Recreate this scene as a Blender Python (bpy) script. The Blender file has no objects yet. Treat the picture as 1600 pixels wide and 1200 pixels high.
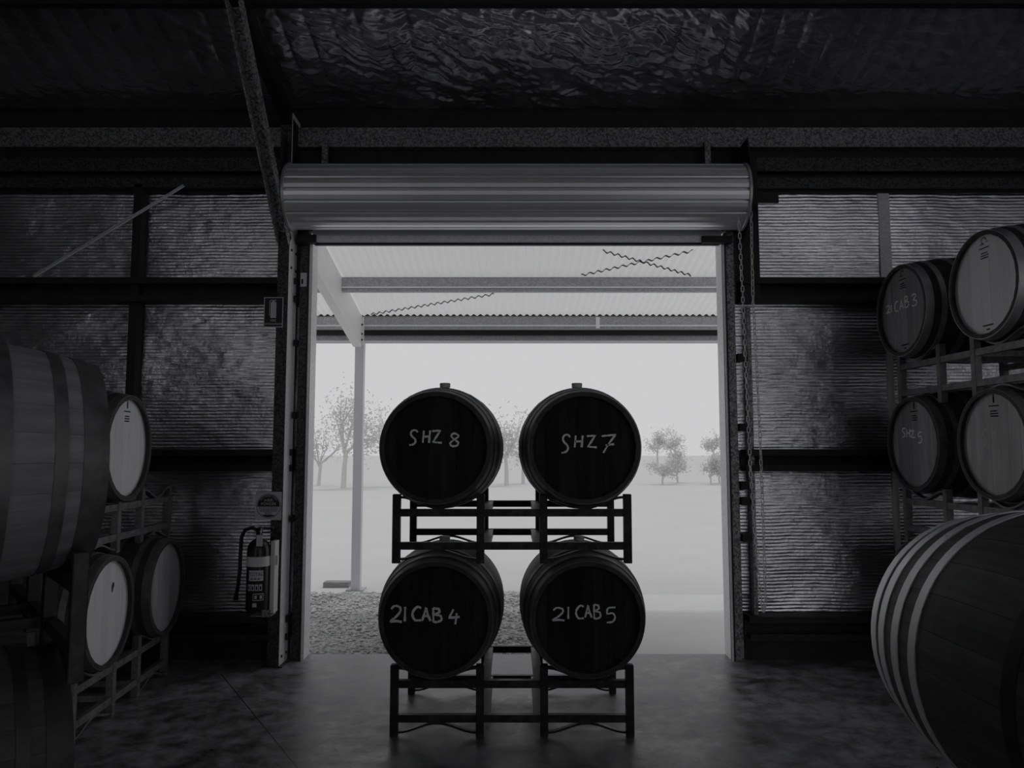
import bpy, bmesh, math, random
import numpy as np
from mathutils import Vector, Matrix, noise as mnoise

random.seed(7)
RNG = np.random.default_rng(7)
SC = bpy.context.scene
COL = SC.collection
PI = math.pi

# ------------------------------------------------------------------ camera
F_PX = 1200.0
PITCH = math.atan(104 / 1200.0)
CAM_H = 1.6
cam_data = bpy.data.cameras.new('camera')
cam_data.sensor_width = 36.0
cam_data.lens = F_PX / 1600.0 * 36.0
cam_data.clip_end = 500
cam = bpy.data.objects.new('camera', cam_data)
cam.location = (0, 0, CAM_H)
cam.rotation_euler = (PI / 2 + PITCH, 0, 0)
COL.objects.link(cam)
SC.camera = cam

# ------------------------------------------------------------------ sky, sun, exposure
SKY = 0.61
w = bpy.data.worlds.new('overcast_sky')
w.use_nodes = True
w.node_tree.nodes['Background'].inputs['Color'].default_value = (0.985, 0.985, 1.0, 1)
w.node_tree.nodes['Background'].inputs['Strength'].default_value = SKY
SC.world = w
sun_d = bpy.data.lights.new('sun', 'SUN')
sun_d.energy = 0.55
sun_d.angle = math.radians(4)
sun = bpy.data.objects.new('sun', sun_d)
sun.rotation_euler = Vector((0.35, 1.0, 2.15)).to_track_quat('Z', 'Y').to_euler()   # high, beyond the porch
COL.objects.link(sun)
for nm, loc, rx, sx, sy in (('front_portal', (0.05, 6.35, 1.62), -PI / 2, 3.3, 3.25),
                            ('gable_portal', (5.75, -1.15, 1.9), 1, 5.1, 3.8), ('rear_portal', (4.0, -4.1, 1.9), PI / 2, 2.8, 3.8), ('rear_portal', (-4.1, -4.1, 1.9), PI / 2, 2.6, 3.8)):
    pd = bpy.data.lights.new(nm, 'AREA')
    pd.shape = 'RECTANGLE'
    pd.size, pd.size_y = sx, sy
    pd.cycles.is_portal = True
    po = bpy.data.objects.new(nm, pd)
    po.location = loc
    po.rotation_euler = (rx, 0, 0) if abs(rx) != 1 else (PI / 2, 0, rx * PI / 2)
    COL.objects.link(po)
SC.view_settings.view_transform = 'Standard'
SC.view_settings.look = 'None'
SC.view_settings.exposure = 0.0
SC.view_settings.gamma = 1.0
SC.view_settings.use_curve_mapping = False
SC.cycles.max_bounces = 8
SC.cycles.diffuse_bounces = 5
SC.cycles.glossy_bounces = 4

# ------------------------------------------------------------------ materials
MATS = {}


def mat(name, base=0.5, rough=0.6, metal=0.0, tint=0.0, spec=0.5):
    m = bpy.data.materials.new(name)
    m.use_nodes = True
    b = m.node_tree.nodes['Principled BSDF']
    b.inputs['Base Color'].default_value = (base, base, base * (1 + tint), 1)
    b.inputs['Roughness'].default_value = rough
    b.inputs['Metallic'].default_value = metal
    b.inputs['Specular IOR Level'].default_value = spec
    MATS[name] = m
    return m, m.node_tree, b


def nd(nt, typ, **kw):
    n = nt.nodes.new(typ)
    for k, v in kw.items():
        if k in n.inputs.keys():
            n.inputs[k].default_value = v
        else:
            setattr(n, k, v)
    return n


def coords(nt, scale, kind='Object'):
    tc = nt.nodes.new('ShaderNodeTexCoord')
    mp = nt.nodes.new('ShaderNodeMapping')
    mp.inputs['Scale'].default_value = scale
    nt.links.new(tc.outputs[kind], mp.inputs['Vector'])
    return mp.outputs['Vector']


def ramp(nt, fac, stops, tint=0.0):
    r = nt.nodes.new('ShaderNodeValToRGB')
    el = r.color_ramp.elements
    while len(el) < len(stops):
        el.new(0.5)
    for e, (p, v) in zip(el, stops):
        e.position = p
        e.color = (v, v, v * (1 + tint), 1)
    nt.links.new(fac, r.inputs['Fac'])
    return r.outputs['Color']


def add_bump(nt, b, height, strength, dist):
    bp = nt.nodes.new('ShaderNodeBump')
    bp.inputs['Strength'].default_value = strength
    bp.inputs['Distance'].default_value = dist
    nt.links.new(height, bp.inputs['Height'])
    nt.links.new(bp.outputs['Normal'], b.inputs['Normal'])


def noise_mat(name, lo, hi, scale=(8, 8, 8), detail=6, rough=0.6, metal=0.0, tint=0.0, bump=0.0, bdist=0.002, spec=0.5,
              rnd=0.0, p0=0.3, p1=0.7, rough_hi=None):
    m, nt, b = mat(name, lo, rough, metal, tint, spec)
    v = coords(nt, scale)
    n = nd(nt, 'ShaderNodeTexNoise', Scale=1.0, Detail=detail, Roughness=0.6)
    nt.links.new(v, n.inputs['Vector'])
    c = ramp(nt, n.outputs['Fac'], [(p0, lo), (p1, hi)], tint)
    if rnd:
        oi = nt.nodes.new('ShaderNodeObjectInfo')
        mr = nd(nt, 'ShaderNodeMapRange')
        mr.inputs['To Min'].default_value = 1 - rnd
        mr.inputs['To Max'].default_value = 1 + rnd
        nt.links.new(oi.outputs['Random'], mr.inputs['Value'])
        mx = nd(nt, 'ShaderNodeVectorMath', operation='SCALE')
        nt.links.new(c, mx.inputs[0])
        nt.links.new(mr.outputs['Result'], mx.inputs['Scale'])
        c = mx.outputs['Vector']
    nt.links.new(c, b.inputs['Base Color'])
    if rough_hi is not None:
        mr2 = nd(nt, 'ShaderNodeMapRange')
        mr2.inputs['From Min'].default_value = p0
        mr2.inputs['From Max'].default_value = p1
        mr2.inputs['To Min'].default_value = rough
        mr2.inputs['To Max'].default_value = rough_hi
        nt.links.new(n.outputs['Fac'], mr2.inputs['Value'])
        nt.links.new(mr2.outputs['Result'], b.inputs['Roughness'])
    if bump:
        add_bump(nt, b, n.outputs['Fac'], bump, bdist)
    return m


def coat(name, wgt, rough):
    b = MATS[name].node_tree.nodes['Principled BSDF']
    b.inputs['Coat Weight'].default_value = wgt
    b.inputs['Coat Roughness'].default_value = rough


# galvanised steel with spangle
def galv(name, lo, hi, rough=0.45, metal=0.6, scale=60):
    m, nt, b = mat(name, hi, rough, metal, 0.04)
    v = coords(nt, (scale, scale, scale))
    vo = nd(nt, 'ShaderNodeTexVoronoi', Scale=1.0)
    nt.links.new(v, vo.inputs['Vector'])
    bw = nt.nodes.new('ShaderNodeRGBToBW')
    nt.links.new(vo.outputs['Color'], bw.inputs['Color'])
    c = ramp(nt, bw.outputs['Val'], [(0.25, lo), (0.75, hi)], 0.04)
    nt.links.new(c, b.inputs['Base Color'])
    return m


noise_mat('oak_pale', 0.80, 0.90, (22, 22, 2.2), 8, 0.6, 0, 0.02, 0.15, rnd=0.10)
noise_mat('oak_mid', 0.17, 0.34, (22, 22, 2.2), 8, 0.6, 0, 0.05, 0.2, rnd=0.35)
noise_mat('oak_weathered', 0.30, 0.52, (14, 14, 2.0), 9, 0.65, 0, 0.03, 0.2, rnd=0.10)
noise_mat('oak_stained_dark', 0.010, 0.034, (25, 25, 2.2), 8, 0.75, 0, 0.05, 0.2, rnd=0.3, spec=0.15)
noise_mat('stave_oak', 0.06, 0.12, (26, 2.2, 26), 8, 0.6, 0, 0.04, 0.25, rnd=0.18, spec=0.3)
noise_mat('stave_oak_pale', 0.20, 0.32, (26, 2.2, 26), 8, 0.6, 0, 0.06, 0.25, rnd=0.10, spec=0.3)
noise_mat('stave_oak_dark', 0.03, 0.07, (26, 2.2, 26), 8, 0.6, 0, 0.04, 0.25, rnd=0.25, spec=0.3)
noise_mat('hoop_steel', 0.30, 0.50, (9, 9, 9), 5, 0.38, 0.75, 0.03, 0.05, rough_hi=0.55)
noise_mat('hoop_steel_bright', 0.78, 0.90, (9, 9, 9), 5, 0.45, 0.6, 0.02, 0.05, rough_hi=0.6)
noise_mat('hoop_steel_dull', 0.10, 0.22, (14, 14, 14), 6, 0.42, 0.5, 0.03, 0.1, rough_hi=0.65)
noise_mat('hoop_shaded', 0.02, 0.05, (14, 14, 14), 6, 0.5, 0.3, 0.03, 0.1)  # near-black copy of the hoop steel, shade put into its colour
noise_mat('rack_steel', 0.018, 0.075, (26, 26, 26), 7, 0.45, 0.2, 0.05, 0.1, p0=0.45, p1=0.75, rough_hi=0.6)
noise_mat('rack_steel_galvanised', 0.12, 0.26, (26, 26, 26), 7, 0.5, 0.3, 0.03, 0.1, p0=0.35, p1=0.7)
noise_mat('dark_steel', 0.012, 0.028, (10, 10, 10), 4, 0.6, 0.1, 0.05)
for q in ('oak_pale', 'oak_mid', 'oak_weathered'):
    coat(q, 0.8, 0.45)      # waxed heads
mat('black_rubber', 0.008, 0.5)
mat('bung_silicone', 0.55, 0.6)
mat('chalk', 0.88, 0.9, 0, 0.0, 0.1)
mat('chalk_faint', 0.62, 0.9, 0, 0.0, 0.1)
mat('print_ink', 0.02, 0.9, 0, 0, 0.1)
galv('galv_brace', 0.12, 0.60, 0.5, 0.2, 75)
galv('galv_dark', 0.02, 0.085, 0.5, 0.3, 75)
galv('galv', 0.10, 0.34, 0.45, 0.5, 75)
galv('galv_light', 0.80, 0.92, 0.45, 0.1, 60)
galv('porch_steel', 0.36, 0.48, 0.5, 0.1, 60)
noise_mat('post_paint', 0.62, 0.68, (5, 5, 2), 3, 0.5, 0, 0.08)
noise_mat('painted_white', 0.84, 0.92, (3, 3, 3), 3, 0.5)
noise_mat('door_sheet', 0.80, 0.88, (4, 4, 4), 3, 0.30, 0.55, 0.06)
mat('door_rim', 0.55, 0.4, 0.5)
mat('chain_steel', 0.75, 0.4, 0.35)
mat('extinguisher_paint', 0.02, 0.3, 0, 0.0)
mat('white_enamel', 0.80, 0.4)
mat('sign_black', 0.012, 0.5)
mat('sign_grey', 0.70, 0.5, 0, 0.08)
mat('aluminium', 0.6, 0.35, 0.8)
noise_mat('timber_sleeper', 0.18, 0.34, (4, 20, 20), 6, 0.8)


def build_foil(name, base, rough, bump, scale):
    m, nt, b = mat(name, base, rough, 0.9, 0.06)
    v = coords(nt, (scale, scale, scale))
    n = nd(nt, 'ShaderNodeTexNoise', Scale=1.0, Detail=5.0, Roughness=0.65)
    nt.links.new(v, n.inputs['Vector'])
    add_bump(nt, b, n.outputs['Fac'], bump, 0.01)
    v2 = coords(nt, (1.3, 1.3, 1.3))
    n2 = nd(nt, 'ShaderNodeTexNoise', Scale=1.0, Detail=3.0)
    nt.links.new(v2, n2.inputs['Vector'])
    c = ramp(nt, n2.outputs['Fac'], [(0.3, base * 0.55), (0.7, base)], 0.06)
    nt.links.new(c, b.inputs['Base Color'])
    return m


build_foil('wall_foil', 0.96, 0.20, 0.35, 34)
build_foil('roof_foil', 0.94, 0.22, 0.55, 14)
build_foil('side_foil', 0.95, 0.45, 0.3, 20)

# concrete floor
m, nt, b = mat('concrete_floor', 0.2, 0.4, 0, 0.05)
v = coords(nt, (1.1, 1.1, 1.1))
n1 = nd(nt, 'ShaderNodeTexNoise', Scale=1.0, Detail=9.0, Roughness=0.68)
nt.links.new(v, n1.inputs['Vector'])
v2 = coords(nt, (7, 7, 7))
n2 = nd(nt, 'ShaderNodeTexNoise', Scale=1.0, Detail=8.0, Roughness=0.7)
nt.links.new(v2, n2.inputs['Vector'])
ma = nd(nt, 'ShaderNodeMath', operation='ADD')
nt.links.new(n1.outputs['Fac'], ma.inputs[0])
nt.links.new(n2.outputs['Fac'], ma.inputs[1])
mh = nd(nt, 'ShaderNodeMath', operation='MULTIPLY')
mh.inputs[1].default_value = 0.5
nt.links.new(ma.outputs[0], mh.inputs[0])
nt.links.new(ramp(nt, mh.outputs[0], [(0.40, 0.035), (0.47, 0.13), (0.54, 0.27), (0.62, 0.38)], 0.06), b.inputs['Base Color'])
mr = nd(nt, 'ShaderNodeMapRange')
mr.inputs['From Min'].default_value = 0.38
mr.inputs['From Max'].default_value = 0.62
mr.inputs['To Min'].default_value = 0.26
mr.inputs['To Max'].default_value = 0.60
nt.links.new(mh.outputs[0], mr.inputs['Value'])
nt.links.new(mr.outputs['Result'], b.inputs['Roughness'])
add_bump(nt, b, n2.outputs['Fac'], 0.25, 0.012)

noise_mat('concrete_apron', 0.66, 0.70, (3, 3, 3), 6, 0.9, spec=0.1)
noise_mat('pale_ground', 0.60, 0.63, (0.8, 0.8, 0.8), 5, 0.95, spec=0.0)
noise_mat('gravel_bed', 0.32, 0.66, (28, 28, 28), 6, 0.95, 0, 0, 1.0, 0.03, spec=0.0, p0=0.4, p1=0.6)
noise_mat('gravel_stone', 0.42, 0.72, (30, 30, 30), 3, 0.9, spec=0.0)
noise_mat('bark_pale', 0.60, 0.70, (4, 4, 1), 4, 0.9, spec=0.0)


def leaf_mat(name, a, tr):
    m = bpy.data.materials.new(name)
    m.use_nodes = True
    nt = m.node_tree
    nt.nodes.clear()
    d = nd(nt, 'ShaderNodeBsdfDiffuse')
    t = nd(nt, 'ShaderNodeBsdfTranslucent')
    ad = nd(nt, 'ShaderNodeAddShader')
    o = nt.nodes.new('ShaderNodeOutputMaterial')
    d.inputs['Color'].default_value = (a, a, a, 1)
    t.inputs['Color'].default_value = (tr, tr, tr, 1)
    nt.links.new(d.outputs[0], ad.inputs[0])
    nt.links.new(t.outputs[0], ad.inputs[1])
    nt.links.new(ad.outputs[0], o.inputs['Surface'])
    MATS[name] = m


leaf_mat('leaf_pale', 0.36, 0.30)
leaf_mat('leaf_far', 0.36, 0.32)
leaf_mat('porch_sheet', 0.56, 0.36)       # translucent corrugated sheet


# ------------------------------------------------------------------ mesh helpers
def box(bm, x0, x1, y0, y1, z0, z1, M=None):
    vs = [bm.verts.new((x, y, z)) for x in (x0, x1) for y in (y0, y1) for z in (z0, z1)]
    if M is not None:
        for q in vs:
            q.co = M @ q.co
    for f in ((0, 1, 3, 2), (4, 6, 7, 5), (0, 4, 5, 1), (2, 3, 7, 6), (0, 2, 6, 4), (1, 5, 7, 3)):
        bm.faces.new([vs[i] for i in f])
    return vs


def bevel_all(bm, r, seg=1):
    bmesh.ops.bevel(bm, geom=bm.edges[:], offset=r, segments=seg, affect='EDGES')


def mesh_of(bm, name, smooth=False):
    bmesh.ops.recalc_face_normals(bm, faces=bm.faces[:])
    me = bpy.data.meshes.new(name)
    bm.to_mesh(me)
    bm.free()
    if smooth:
        me.polygons.foreach_set('use_smooth', [True] * len(me.polygons))
    return me


def obj(name, me, material=None, parent=None, M=None):
    """link a mesh (bmesh or mesh) as one object"""
    if isinstance(me, bmesh.types.BMesh):
        me = mesh_of(me, name)
    if material and not me.materials:
        me.materials.append(MATS[material])
    o = bpy.data.objects.new(name, me)
    COL.objects.link(o)
    if material and me.materials[0] != MATS[material]:
        o.material_slots[0].link = 'OBJECT'
        o.material_slots[0].material = MATS[material]
    if parent is not None:
        o.parent = parent
    if M is not None:
        o.matrix_local = M
    return o


def bx(name, x0, x1, y0, y1, z0, z1, material, parent=None, bev=0.0):
    bm = bmesh.new()
    box(bm, x0, x1, y0, y1, z0, z1)
    if bev:
        bevel_all(bm, bev)
    return obj(name, bm, material, parent)


def tag(o, label=None, cat=None, group=None, kind=None):
    if label:
        o['label'] = label
    if cat:
        o['category'] = cat
    if group:
        o['group'] = group
    if kind:
        o['kind'] = kind
    return o


def empty(name, loc=(0, 0, 0), rz=0.0):
    o = bpy.data.objects.new(name, None)
    o.empty_display_size = 0.1
    o.location = loc
    o.rotation_euler = (0, 0, rz)
    COL.objects.link(o)
    return o


def lathe(bm, prof, n=32, axis='Z', cap0=False, cap1=False):
    """prof: list of (r, t) along axis"""
    rings = []
    for r, t in prof:
        ring = []
        for i in range(n):
            a = 2 * PI * i / n
            p = (r * math.cos(a), r * math.sin(a), t)
            if axis == 'Y':
                p = (p[0], t, p[1])
            elif axis == 'X':
                p = (t, p[0], p[1])
            ring.append(bm.verts.new(p))
        rings.append(ring)
    for a, c in zip(rings, rings[1:]):
        for i in range(n):
            j = (i + 1) % n
            bm.faces.new((a[i], a[j], c[j], c[i]))
    if cap0:
        bm.faces.new(rings[0])
    if cap1:
        bm.faces.new(rings[-1][::-1])
    return rings


def tube(bm, pts, r, n=8, r1=None):
    pts = [Vector(p) for p in pts]
    rings = []
    prev = None
    for i, p in enumerate(pts):
        d = (pts[min(i + 1, len(pts) - 1)] - pts[max(i - 1, 0)]).normalized()
        if prev is None:
            u = d.orthogonal().normalized()
        else:
            u = (prev - d * prev.dot(d)).normalized()
        prev = u
        vv = d.cross(u)
        rr = r if r1 is None else r + (r1 - r) * i / (len(pts) - 1)
        rings.append([bm.verts.new(p + (u * math.cos(2 * PI * k / n) + vv * math.sin(2 * PI * k / n)) * rr) for k in range(n)])
    for a, c in zip(rings, rings[1:]):
        for k in range(n):
            bm.faces.new((a[k], a[(k + 1) % n], c[(k + 1) % n], c[k]))
    bm.faces.new(rings[0])
    bm.faces.new(rings[-1][::-1])


def text_mesh(s, size, name='lettering', align='CENTER'):
    cu = bpy.data.curves.new(name, 'FONT')
    cu.body = s
    cu.size = size
    cu.align_x = align
    cu.align_y = 'CENTER'
    cu.extrude = 0.0004
    o = bpy.data.objects.new(name, cu)
    COL.objects.link(o)
    dg = bpy.context.evaluated_depsgraph_get()
    me = bpy.data.meshes.new_from_object(o.evaluated_get(dg))
    bpy.data.objects.remove(o)
    bpy.data.curves.remove(cu)
    me.materials.clear()
    return me


def vnoise(x, y, seed=0):
    """2-D value noise on numpy arrays"""
    r = np.random.default_rng(seed).random((256, 256))
    xi, yi = np.floor(x).astype(int), np.floor(y).astype(int)
    fx, fy = x - xi, y - yi
    fx, fy = fx * fx * (3 - 2 * fx), fy * fy * (3 - 2 * fy)
    g = lambda a, c: r[a % 256, c % 256]
    return (g(xi, yi) * (1 - fx) + g(xi + 1, yi) * fx) * (1 - fy) + (g(xi, yi + 1) * (1 - fx) + g(xi + 1, yi + 1) * fx) * fy


def grid_mesh(name, P, smooth=True, keep=None):
    """P: (nu, nv, 3) array -> quad mesh"""
    nu, nv = P.shape[:2]
    idx = np.arange(nu * nv).reshape(nu, nv)
    q = np.stack([idx[:-1, :-1], idx[1:, :-1], idx[1:, 1:], idx[:-1, 1:]], -1).reshape(-1, 4)
    me = bpy.data.meshes.new(name)
    me.vertices.add(nu * nv)
    me.vertices.foreach_set('co', P.reshape(-1).astype(np.float32))
    me.loops.add(q.size)
    me.loops.foreach_set('vertex_index', q.reshape(-1).astype(np.int32))
    me.polygons.add(len(q))
    me.polygons.foreach_set('loop_start', np.arange(0, q.size, 4, dtype=np.int32))
    me.polygons.foreach_set('use_smooth', np.full(len(q), smooth))
    me.update(calc_edges=True)
    me.validate()
    return me


# ================================================================== THE SETTING
WALL_Y = 6.10          # inner face of the door wall (foil)
SLAB_Y = 6.222         # slab edge in the doorway
DX0, DX1, DZ1 = -1.60, 1.68, 3.24
SHED_X0, SHED_X1, SHED_Y0 = -5.6, 5.6, -4.0
EAVE_Z = 4.28
RIDGE_Y = -0.45
SLOPE = 0.268


def roof_z(y):
    return EAVE_Z + SLOPE * (6.2 - y) if y > RIDGE_Y else EAVE_Z + SLOPE * (6.2 - RIDGE_Y) - SLOPE * (RIDGE_Y - y)


# floor
bm = bmesh.new()
box(bm, SHED_X0, SHED_X1, SHED_Y0, SLAB_Y, -0.15, 0.0)
floor = tag(obj('floor', bm, 'concrete_floor'), kind='structure')
bm = bmesh.new()
a0 = Vector((-2.093, 5.682, 0.0006))
d = (Vector((-1.118, 4.091, 0.0006)) - a0).normalized()
e = Vector((-d.y, d.x, 0)) * 0.0035
vs = [bm.verts.new(a0 - e - d * 0.0), bm.verts.new(a0 + e), bm.verts.new(a0 + e + d * 4.5), bm.verts.new(a0 - e + d * 4.5)]
bm.faces.new(vs)
obj('saw_cut_joint', bm, 'black_rubber', floor)


# front wall: real ribbed foil sheets with the doorway between them
def foil_sheet(name, x0, x1, z0, z1, parent, seed):
    nz = max(8, int((z1 - z0) / 0.0042))
    nx = max(6, int((x1 - x0) / 0.022))
    X, Z = np.meshgrid(np.linspace(x0, x1, nx), np.linspace(z0, z1, nz), indexing='ij')
    wav = (vnoise(X * 2.2, Z * 3.5, seed) - 0.5) * 0.020
    fine = (vnoise(X * 14, Z * 22, seed + 1) - 0.5) * 0.0040 + (vnoise(X * 30, Z * 60, seed + 3) - 0.5) * 0.0018
    ph = (Z + (vnoise(X * 5, Z * 2, seed + 2) - 0.5) * 0.008) / 0.0265
    rib = np.abs(np.sin(ph * PI)) * 0.0026
    Y = WALL_Y - 0.004 - rib - fine - wav
    return obj(name, grid_mesh(name, np.stack([X, Y, Z], -1)), 'wall_foil', parent)


wall = empty('wall_front', (0, 0, 0))
tag(wall, kind='structure')
for (x0, x1, z0, z1, sd) in ((SHED_X0, -1.70, 0.0, 4.2, 11), (1.78, 2.985, 0.0, 4.2, 23), (3.045, SHED_X1, 0.0, 4.2, 37)):
    foil_sheet('foil_sheet', x0, x1, z0, z1, wall, sd)
bx('joint_tape', 2.97, 3.06, WALL_Y - 0.022, WALL_Y - 0.014, 2.955, 4.0, 'galv_light', wall)
bx('cladding', SHED_X0, -1.68, WALL_Y + 0.03, SLAB_Y - 0.02, -0.1, 4.4, 'painted_white', wall)
bx('cladding', 1.76, SHED_X1, WALL_Y + 0.03, SLAB_Y - 0.02, -0.1, 4.4, 'painted_white', wall)
bx('cladding', -1.68, 1.76, WALL_Y + 0.03, SLAB_Y - 0.02, 3.36, 4.4, 'painted_white', wall)


def c_rail(name, x0, x1, y0, y1, z0, z1, material, parent, lip=0.02, t=0.004, back='max', bev=0):
    """C-channel running along x, open towards -z or +y side is the web"""
    bm = bmesh.new()
    box(bm, x0, x1, y0, y1, z1 - t, z1)            # top flange
    box(bm, x0, x1, y0, y1, z0, z0 + t)            # bottom flange
    if back == 'max':
        box(bm, x0, x1, y1 - t, y1, z0 + t, z1 - t)
        box(bm, x0, x1, y0, y0 + t, z0 + t, z0 + lip)
        box(bm, x0, x1, y0, y0 + t, z1 - lip, z1 - t)
    else:
        box(bm, x0, x1, y0, y0 + t, z0 + t, z1 - t)
        box(bm, x0, x1, y1 - t, y1, z0 + t, z0 + lip)
    return obj(name, bm, material, parent)


# girts (horizontal channels) in front of the foil
for z0, z1 in ((2.765, 2.955), (1.44, 1.61), (0.17, 0.35)):
    c_rail('girt', SHED_X0, -1.80, 5.93, 6.075, z0, z1, 'dark_steel', wall, lip=0.05)
    c_rail('girt', 1.80, SHED_X1, 5.93, 6.075, z0, z1, 'dark_steel', wall, lip=0.05)
    c_rail('girt', -1.72, -1.70 + 0.0, 5.96, 6.075, z0, z1, 'dark_steel', wall, lip=0.05)
bx('infill_plate', -1.72, -1.66, 6.04, 6.075, 2.76, 3.9, 'dark_steel', wall)
bx('mullion', -3.02, -2.955, 5.98, 6.075, 1.62, 3.72, 'dark_steel', wall)
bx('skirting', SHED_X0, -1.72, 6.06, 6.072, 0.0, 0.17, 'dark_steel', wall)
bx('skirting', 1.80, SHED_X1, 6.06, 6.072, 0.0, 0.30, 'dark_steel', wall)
# rails above the door head height
for x0, x1 in ((SHED_X0, -1.82), (1.86, SHED_X1)):
    bx('head_rail', x0, x1, 5.98, 6.075, 3.83, 3.94, 'galv_dark', wall)
    bx('head_rail', x0, x1, 5.98, 6.075, 3.70, 3.775, 'galv_dark', wall)
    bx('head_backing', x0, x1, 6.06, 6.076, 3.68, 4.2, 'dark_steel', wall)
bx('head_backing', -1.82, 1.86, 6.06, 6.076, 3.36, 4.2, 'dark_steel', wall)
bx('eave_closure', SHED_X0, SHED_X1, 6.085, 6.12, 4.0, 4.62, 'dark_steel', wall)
# diagonal angle brace, upper part of the wall
bm = bmesh.new()
p0, p1 = Vector((-3.78, 6.03, 2.97)), Vector((-2.62, 6.03, 3.71))
dd = (p1 - p0).normalized()
nn = Vector((-dd.z, 0, dd.x))
for (o0, o1, y0, y1) in ((-0.005, 0.0, 5.95, 5.975), (-0.014, 0.0, 5.97, 5.975)):
    vs = []
    for p in (p0, p1):
        for o_ in (o0, o1):
            for yy in (y0, y1):
                q = p + nn * o_
                vs.append(bm.verts.new((q.x, yy, q.z)))
    for f in ((0, 1, 3, 2), (4, 6, 7, 5), (0, 4, 5, 1), (2, 3, 7, 6), (0, 2, 6, 4), (1, 5, 7, 3)):
        bm.faces.new([vs[i] for i in f])
obj('angle_brace', bm, 'galv_light', wall)

# eave beam across the wall head
beam = tag(c_rail('trim_1', SHED_X0, SHED_X1, 5.98, 6.10, 4.03, 4.19, 'galv', None, lip=0.02, back='min'), kind='structure')

# side and rear walls; the right wall has an unseen opening added to light the foil
def gable_wall(nm, x0, x1, hole=None, material='side_foil'):
    bm = bmesh.new()
    ys = sorted({SHED_Y0, SLAB_Y - 0.02, RIDGE_Y, *(hole[:2] if hole else ())})
    for y0, y1 in zip(ys, ys[1:]):
        zb = hole[2] if hole and hole[0] <= y0 and y1 <= hole[1] else -0.1
        P = [(y0, zb), (y1, zb), (y1, roof_z(y1) + 0.14), (y0, roof_z(y0) + 0.14)]
        A = [bm.verts.new((x0, y, z)) for y, z in P]
        B = [bm.verts.new((x1, y, z)) for y, z in P]
        bm.faces.new(A)
        bm.faces.new(B[::-1])
        for i in range(4):
            bm.faces.new((A[i], A[(i + 1) % 4], B[(i + 1) % 4], B[i]))
    tag(obj(nm, bm, material), kind='structure')


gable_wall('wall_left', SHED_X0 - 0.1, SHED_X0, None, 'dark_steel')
gable_wall('wall_right', SHED_X1, SHED_X1 + 0.1, (-3.7, 1.4, 3.8))
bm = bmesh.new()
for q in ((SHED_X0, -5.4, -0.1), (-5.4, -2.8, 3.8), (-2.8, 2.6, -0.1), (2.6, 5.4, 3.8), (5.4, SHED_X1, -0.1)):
    box(bm, q[0], q[1], SHED_Y0, SHED_Y0 + 0.1, q[2], 4.6)      # two unseen rear openings, added for the foil to reflect
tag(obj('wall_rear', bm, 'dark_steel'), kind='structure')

# ceiling: wrinkled foil slung over the purlins on the front slope, plain sheet behind
ceiling = empty('ceiling')
tag(ceiling, kind='structure')
bm = bmesh.new()
for y0, y1 in ((SLAB_Y + 0.1, RIDGE_Y), (RIDGE_Y, SHED_Y0 - 0.1)):
    za, zb = roof_z(y0) + 0.17, roof_z(y1) + 0.17
    P = [(SHED_X0 - .1, y0, za), (SHED_X1 + .1, y0, za), (SHED_X1 + .1, y1, zb), (SHED_X0 - .1, y1, zb)]
    A = [bm.verts.new(p) for p in P]
    B = [bm.verts.new((p[0], p[1], p[2] + 0.04)) for p in P]
    bm.faces.new(A)
    bm.faces.new(B[::-1])
    for i in range(4):
        bm.faces.new((A[i], A[(i + 1) % 4], B[(i + 1) % 4], B[i]))
obj('roof_sheet', bm, 'side_foil', ceiling)
PURL = [4.86, 3.66, 2.46, 1.26]


def roof_foil(y0, y1, seed, nx, ny):
    X, Y = np.meshgrid(np.linspace(SHED_X0, SHED_X1, nx), np.linspace(y0, y1, ny), indexing='ij')
    t = (Y - y0) / (y1 - y0)
    base = np.vectorize(roof_z)(Y) + 0.10
    sag = -0.10 * np.sin(PI * t) * (0.8 + 0.5 * vnoise(X * 0.9, t * 0 + 3.3, seed))
    pl = X / 0.175 + 0.35 * vnoise(X * 2, Y * 2, seed + 5)
    pleat = -np.abs(np.sin(pl * PI)) ** 0.5 * 0.018 * np.sin(PI * np.clip(t, 0.02, 0.98))

    def r(sx, sy, k, sk=0.4):      # ridged creases
        wx = 0.25 * vnoise(X * 3, Y * 3, seed + k + 20)
        return np.abs(vnoise(X * sx + Y * sx * sk + wx * sx, Y * sy - X * sy * 0.25 + wx * sy, seed + k) - 0.5)
    mask = np.clip(1.3 - np.abs(X - 0.1) / 2.4, 0.30, 1.0)
    crink = (r(2.2, 6, 7) * 0.07 + r(5, 13, 8, -0.7) * 0.05 + r(11, 22, 9, 0.8) * 0.026 + r(24, 40, 10, -0.5) * 0.011) * mask
    Z = base + sag + pleat + crink - 0.02
    return obj('roof_foil', grid_mesh('roof_foil', np.stack([X, Y, Z], -1)), 'roof_foil', ceiling)


roof_foil(4.86, 6.12, 51, 1000, 170)
roof_foil(3.66, 4.86, 67, 200, 30)
for py in PURL:
    z = roof_z(py)
    bx('purlin', SHED_X0, SHED_X1, py - 0.03, py + 0.03, z - 0.10, z + 0.11, 'dark_steel', ceiling)

# portal frame column, knee brace and rafter
pf = empty('portal_frame', (-1.77, 5.95, 0))


def col_c(z0, z1):
    bm = bmesh.new()
    box(bm, -0.045, 0.045, -0.105, -0.101, z0, z1)        # flange facing the room
    box(bm, 0.041, 0.045, -0.101, 0.105, z0, z1)          # web facing the doorway
    box(bm, -0.045, 0.041, 0.101, 0.105, z0, z1)
    box(bm, -0.045, -0.041, -0.101, -0.075, z0, z1)
    return bm


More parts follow.
